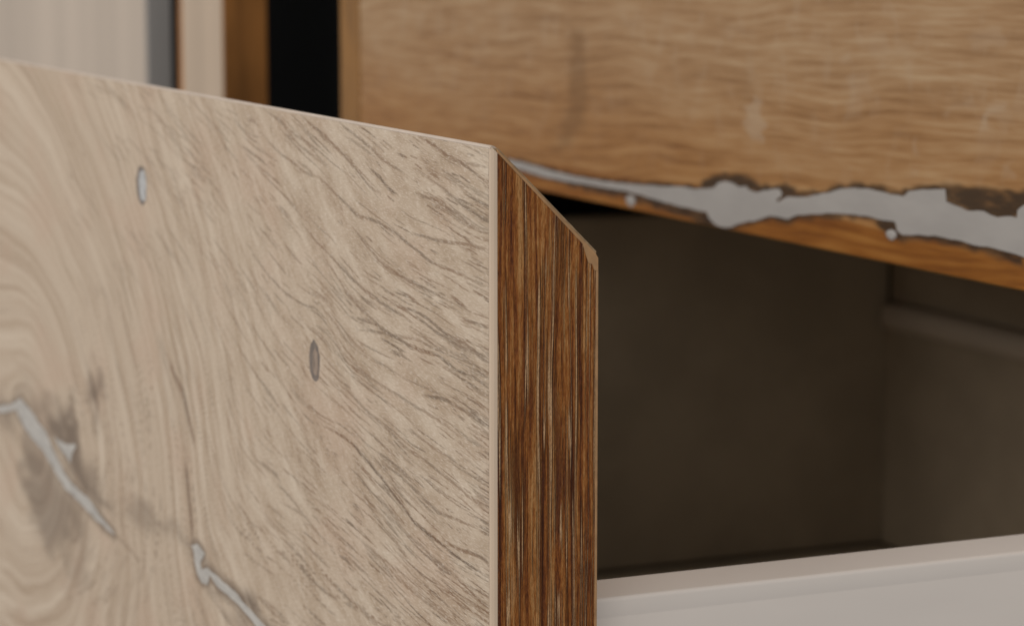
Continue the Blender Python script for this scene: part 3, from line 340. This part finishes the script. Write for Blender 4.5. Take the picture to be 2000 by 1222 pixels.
# ------------------------------------------------------------------ the open drawer
D = Thing('open_drawer', 'pulled-out drawer with a pale limed oak front and a mitred brown end edge', 'drawer', (-260, 200, -225))
FW, FH = -520., -222.
xs = np.concatenate([np.arange(FW, -390, 8.), np.arange(-390, -250, 1.3), np.arange(-250, -130, .8), np.arange(-130, -1.6, .36), [-1.6]])
zs = np.concatenate([np.arange(FH, -180, 4.), np.arange(-180, -92, .42), np.arange(-92, -.5, .135), [-.5]])
X, Z = np.meshgrid(xs, zs); P = np.stack([X.ravel(), Z.ravel()], 1)
gx, gz, SS, PP, gx_dir = grain_field(); STROKES = 1700
vein = np.zeros(len(P)); near = np.zeros(len(P))
Pw = P + np.stack([(vnoise(P, .25, .5, 1) - .5) * .0, (vnoise(P, .12, .3, 2) - .5) * .5 + (vnoise(P, .7, 1.2, 3) - .5) * .22], 1)
CRACKS = [49, 50, 54]
for k, (pl, st) in enumerate(VE):
    d, tt = seg_dist(Pw, pl, False, 3.)
    near = np.maximum(near, np.clip(1.1 - np.nan_to_num(d, posinf=9) / (1.0 + 1.4 * vnoise(P, .05, .12, 40 + k)), 0, 1) * min(1., st + .2))
    w = (.95 if k in CRACKS else .28) * (.45 + .75 * np.sin(np.pi * np.clip(tt, .02, .98)) ** .5) * (.7 + .5 * st)
    v = np.clip(1.9 - 1.5 * d / w, 0, 1) * st * np.minimum(1, .35 + np.minimum(tt, 1 - tt) * 6)
    vein = np.maximum(vein, np.nan_to_num(v))
# many shorter grain lines that run along the same figure
def block(a, b): 
    i0, i1 = np.searchsorted(xs, (min(a[0], b[0]) - .8, max(a[0], b[0]) + .8)); j0, j1 = np.searchsorted(zs, (min(a[1], b[1]) - .8, max(a[1], b[1]) + .8))
    return slice(j0, j1), slice(i0, i1)
PU, SU = gx_dir
def flow(p):
    q = np.array([p]); d = np.array([sample(gx, gz, PU, q)[0], sample(gx, gz, SU, q)[0]]); return d / (np.linalg.norm(d) + 1e-6)
rng = np.random.RandomState(12); VG = vein.reshape(X.shape); made = 0
for _ in range(STROKES * 6):
    if made >= STROKES: break
    u = rng.rand(); p = np.array([-285 * u ** 1.5 - 1.7, -rng.rand() * (92 + 80 * u ** 1.2)])
    zone = vnoise(p[None], .035, .11, 51)[0] * .6 + vnoise(p[None], .10, .33, 52)[0] * .4
    if rng.rand() > (zone - .25) * 2.4: continue
    made += 1; L = rng.gamma(1.8, 5.6) + 2.; n = max(2, int(L / 2.)); st = (.42 + .53 * rng.rand() ** 1.1); w = .10 + .09 * rng.rand(); kink = 0.
    for k in range(n):
        kink = .7 * kink + rng.normal() * .03
        d = flow(p) + np.array([0., kink]); b = p + d * 2.; sj, si = block(p, b)
        if sj.stop > sj.start and si.stop > si.start:
            gxx, gzz = X[sj, si] - p[0], Z[sj, si] - p[1]; ab = b - p; L2 = ab @ ab
            t = np.clip((gxx * ab[0] + gzz * ab[1]) / L2, 0, 1); dd = np.hypot(gxx - t * ab[0], gzz - t * ab[1])
            f = (k + t) / n; ww = w * (.5 + np.sin(np.pi * np.clip(f, .03, .97)) ** .6 * .7)
            VG[sj, si] = np.maximum(VG[sj, si], np.clip(1.9 - 1.6 * dd / ww, 0, 1) * st * np.clip(np.minimum(f, 1 - f) * 5 + .2, 0, 1))
        p = b
vein = VG.ravel()
stain = np.zeros(len(P))
Ps = P + np.stack([(vnoise(P, .09, .22, 5) - .5) * 16 + (vnoise(P, .3, .6, 7) - .5) * 5, (vnoise(P, .10, .22, 6) - .5) * 7], 1)
for pl, st, soft in STAIN: stain = np.maximum(stain, soft_poly(Ps, pl, soft * 1.5) * st)
for k, pl in enumerate(FILL):
    d, _ = seg_dist(P, pl, True, 4.); stain = np.maximum(stain, .75 * np.clip(1 - np.nan_to_num(d, posinf=9) / (1.6 + vnoise(P, .2, .4, 9) * 1.2), 0, 1))
front = grid_mesh('front_veneer', xs, zs, 0., M['face'], D, {
    'grain': np.stack([sample(gx, gz, SS, P), sample(gx, gz, PP, P), np.zeros(len(P))], 1),
    'mask': np.stack([vein, stain, near], 1)})
# board behind the veneer, 45 degree mitre along its top
prism('front_board', [(.35, FH), (19.9, FH), (19.9, -18.9), (1.3, -.45), (.35, -.45)], 'x', FW, -.5, M['core'], D)
prism('top_edging', [(.6, -.55), (.0, -.49), (-.03, -.38), (.02, -.18), (.2, -.04), (.45, .02), (.8, -.12), (1.2, -.42), (1.2, -.55)], 'x', FW, -.9, M['bead'], D, smooth=False)
prism('mitre_facing', [(1.25, -.40), (1.25, -.62), (19.75, -19.1), (20.05, -19.05)], 'x', FW, -.55, M['tan'], D)
# corner strip between face and end, slightly rounded
cs = [(-1.62, .03), (-1.35, -.03), (-.85, .12), (-.35, .45), (-.04, .85), (-.04, 1.15), (-.5, 1.2), (-1.62, .5)]
n = len(cs); vs = [(x, y, z) for z in (FH, 0.) for x, y in cs]
for k in range(n):                                  # the top of the strip follows the mitre and is a little worn
    x, y = cs[k]; vs[n + k] = (x, y, -max(.0, (y - .05)) * 1.0 - (.25 if x > -.5 else .02))
mesh('corner_edging', vs, [tuple(range(n)), tuple(range(2 * n - 1, n - 1, -1))] + [(k, (k + 1) % n, n + (k + 1) % n, n + k) for k in range(n)], M['corner'], D)
# end edging with a rough vertical brown grain
ys = np.concatenate([np.linspace(.95, 19.75, 60)]); 
vs = []; fs = []; rz = 40
for j, y in enumerate(ys):
    top = -y + .25 - .55
    for k in range(rz + 1): vs.append((0., y, top + (FH - top) * (k / rz) ** 1.3))
for j in range(len(ys) - 1):
    for k in range(rz): a = j * (rz + 1) + k; fs.append((a, a + 1, a + rz + 2, a + rz + 1))
mesh('end_edging', vs, fs, M['end'], D)
def rim(y): return -y + .32
mesh('mitre_rim', [(x, y, z) for x in (-.5, .1) for y, z in [(.95, rim(.95) - .55), (.95, rim(.95)), (10, rim(10)), (19.5, rim(19.5)), (20.08, rim(20.08) - .3), (20.08, -22.4), (19.3, -22.2), (18.9, -21.1), (18.2, -20.9), (17.7, -19.5), (17.0, rim(17) - .75), (10, rim(10) - .62)]],
     [tuple(range(12)), tuple(range(23, 11, -1))] + [(k, (k + 1) % 12, 12 + (k + 1) % 12, 12 + k) for k in range(12)], M['tan'], D, bevel=.05, seg=1)
box('back_rim', (-.5, .07), (19.62, 20.12), (FH, -22.3), M['tan'], D, bevel=.08)
# knot plugs and resin veins let into the face
pl = disc('knot_plug', PLUG[0], 4.6, 5.0, -.02, .5, M['rim'], D, seed=3, label='pale grey knot plug near the top left of the drawer front')
disc('plug_filling', (PLUG[0][0] + .9, PLUG[0][1] - .2), 3.2, 4.1, -.05, .4, M['plug_w'], D, seed=5, parent=pl, wob=.25)
pl = disc('knot_plug', PLUG[1], 3.3, 4.5, -.02, .5, M['rim'], D, seed=8, label='brown knot plug in the middle of the drawer front')
disc('plug_filling', (PLUG[1][0] + .5, PLUG[1][1] - .2), 1.7, 3.0, -.05, .4, M['plug_b'], D, seed=9, parent=pl, wob=.3)
for k, lb in enumerate(('long grey resin vein across the dark knot', 'small grey resin chip beside the dark knot', 'branching pale resin vein at the bottom of the drawer front')):
    slab('resin_vein', ragged(FILL[k], (.8, .7, .35)[k], k + 2), -.06, .4, M['resin_b'], D, lb)
# drawer box: double white side, dark liner, back and base
X0, X1, ZT = -15.5, -29.2, -85.2
side = [(X0 - .8 + .8 * math.sin(a), ZT - .8 + .8 * math.cos(a)) for a in np.linspace(0, math.pi / 2, 6)] + [(X0, ZT - 3.4), (X0 - .04, ZT - 3.6), (X0 - .04, ZT - 3.9), (X0, ZT - 4.1), (X0, -213), (X1, -213), (X1, ZT - .6), (X1 + .5, ZT)]
prism('side_wall', side, 'y', 20.4, 398, M['white'], D, 'white steel right side wall', smooth=True)
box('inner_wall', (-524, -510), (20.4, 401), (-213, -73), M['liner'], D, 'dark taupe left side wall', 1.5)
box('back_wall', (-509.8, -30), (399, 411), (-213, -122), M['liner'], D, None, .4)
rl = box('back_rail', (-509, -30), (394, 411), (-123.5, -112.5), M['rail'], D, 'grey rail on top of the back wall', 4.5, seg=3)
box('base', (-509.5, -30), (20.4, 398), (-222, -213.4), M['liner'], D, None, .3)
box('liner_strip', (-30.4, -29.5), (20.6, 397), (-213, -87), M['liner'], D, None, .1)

# ------------------------------------------------------------------ the closed drawer above
YU = 165.
U = Thing('closed_drawer', 'closed warm brown oak drawer front with a grey filled crack along its lower edge', 'drawer', (-256, 184, -43.6))
xs = np.concatenate([np.arange(-513.5, -330, 1.4), np.arange(-330, -60, .6), np.arange(-60, 0, 3.), [0.]])
zs = np.concatenate([np.arange(-43.2, -18, .22), np.arange(-18, 26, .55), np.arange(26, 131, 5.)])
X, Z = np.meshgrid(xs, zs); P = np.stack([X.ravel(), Z.ravel()], 1)
Pd = P + np.stack([(vnoise(P, .3, .6, 11) - .5) * 2.4, (vnoise(P, .3, .6, 12) - .5) * 1.2], 1)
dark = np.zeros(len(P)); fl = np.zeros(len(P)); sm = np.zeros(len(P))
for pl in UD: dark = np.maximum(dark, soft_poly(Pd, pl, .95) * .95)
d, _ = seg_dist(P, UF, True, 3.); dark = np.maximum(dark, np.clip(1.3 - np.nan_to_num(d, posinf=9) / (.40 + .95 * vnoise(P, .25, .35, 13) ** 1.5), 0, 1))
for c, r in UDOT: dark = np.maximum(dark, .9 * np.clip(1.6 - np.hypot((P[:, 0] - c[0]) / 2., P[:, 1] - c[1]) / 1.1, 0, 1))
Pf = P + np.stack([(vnoise(P, .2, .5, 14) - .5) * 5, (vnoise(P, .2, .5, 15) - .5) * 1.5], 1)
for pl, st in UFLECK: fl = np.maximum(fl, soft_poly(Pf, pl, 1.3) * st * .42)
for pl, st in USMUDGE: sm = np.maximum(sm, soft_poly(Pf, pl, 3.5) * st)
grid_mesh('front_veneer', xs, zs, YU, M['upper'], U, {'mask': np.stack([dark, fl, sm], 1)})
box('front_board', (-513.2, 0), (YU + .3, YU + 19), (-43.6, 130), M['ochre'], U, None, .3)
box('edge_strip', (-515.2, -513.6), (YU - .1, YU + 19), (-43.6, 130), M['ochre'], U, None, .5)
box('edge_strip', (-513.4, -495), (YU - .35, YU - .05), (-43.4, 129.8), M['ochre'], U, 'darker ochre strip down the left end', .1)
slab('resin_filling', ragged(UF, .3, 9), YU - .12, YU + .3, M['resin'], U, 'ragged grey resin filling along the crack')
for k, (c, r) in enumerate(UDOT): disc('resin_drop', c, r * 1.4, r * .8, YU - .15, YU + .2, M['resin'], U, 14, .2, .15, seed=20 + k)

# ------------------------------------------------------------------ carcass and the tall fronts to the left
C = Thing('cabinet_carcass', 'dark cabinet body behind the two oak drawers', 'cabinet', (-256, 420, -262))
box('side_panel', (-545, -527), (186, 640), (-262, 130), M['black'], C)
box('side_panel', (2, 20), (186, 640), (-262, 130), M['carc'], C)
box('back_panel', (-526.5, 1.5), (632, 640), (-262, 130), M['carc'], C)
box('bottom_panel', (-526.5, 1.5), (186, 631), (-262, -244), M['carc'], C)
box('cross_rail', (-509.5, -30), (401, 413), (-112, -41), M['liner'], C)
box('shelf', (-526.5, 1.5), (186, 631), (-40, -24), M['carc'], C)
B = Thing('recess_panel', 'black panel deep in the gap between the tall oak strip and the brown drawer front', 'panel', (-750, 270, -262))
box('panel', (-1500, -546), (262, 280), (-262, 150), M['black'], B)
N = Thing('oak_strip', 'narrow upright oak strip with a brown end edge beside the black gap', 'panel', (-685, 175, -262))
box('face', (-710.9, -655.5), (YU, YU + .8), (-262, 150), M['pale2'], N, None, .2)
box('board', (-711, -654.6), (YU + 1., YU + 18.6), (-262, 150), M['core'], N, None, .2)
box('edge_band', (-654.4, -653.6), (YU, YU + 19), (-262, 150), M['brown'], N, 'brown end edge', .2)
box('edge_band', (-717, -711.1), (YU, YU + 19), (-262, 150), M['brown'], N, 'brown left edge', .2)
Lp = Thing('tall_cabinet_front', 'tall pale cabinet front with a grey metal edge at the far left', 'cabinet front', (-1000, 172, -262))
box('door_face', (-1300, -768), (YU, YU + .9), (-262, 150), M['pale'], Lp, None, .2)
box('door_board', (-1300, -769), (YU + 1.1, YU + 11.5), (-262, 150), M['core'], Lp, None, .2)
box('edge_profile', (-767.8, -766.4), (YU + .3, YU + 12), (-262, 150), M['alu'], Lp, 'grey metal edge profile', .3)
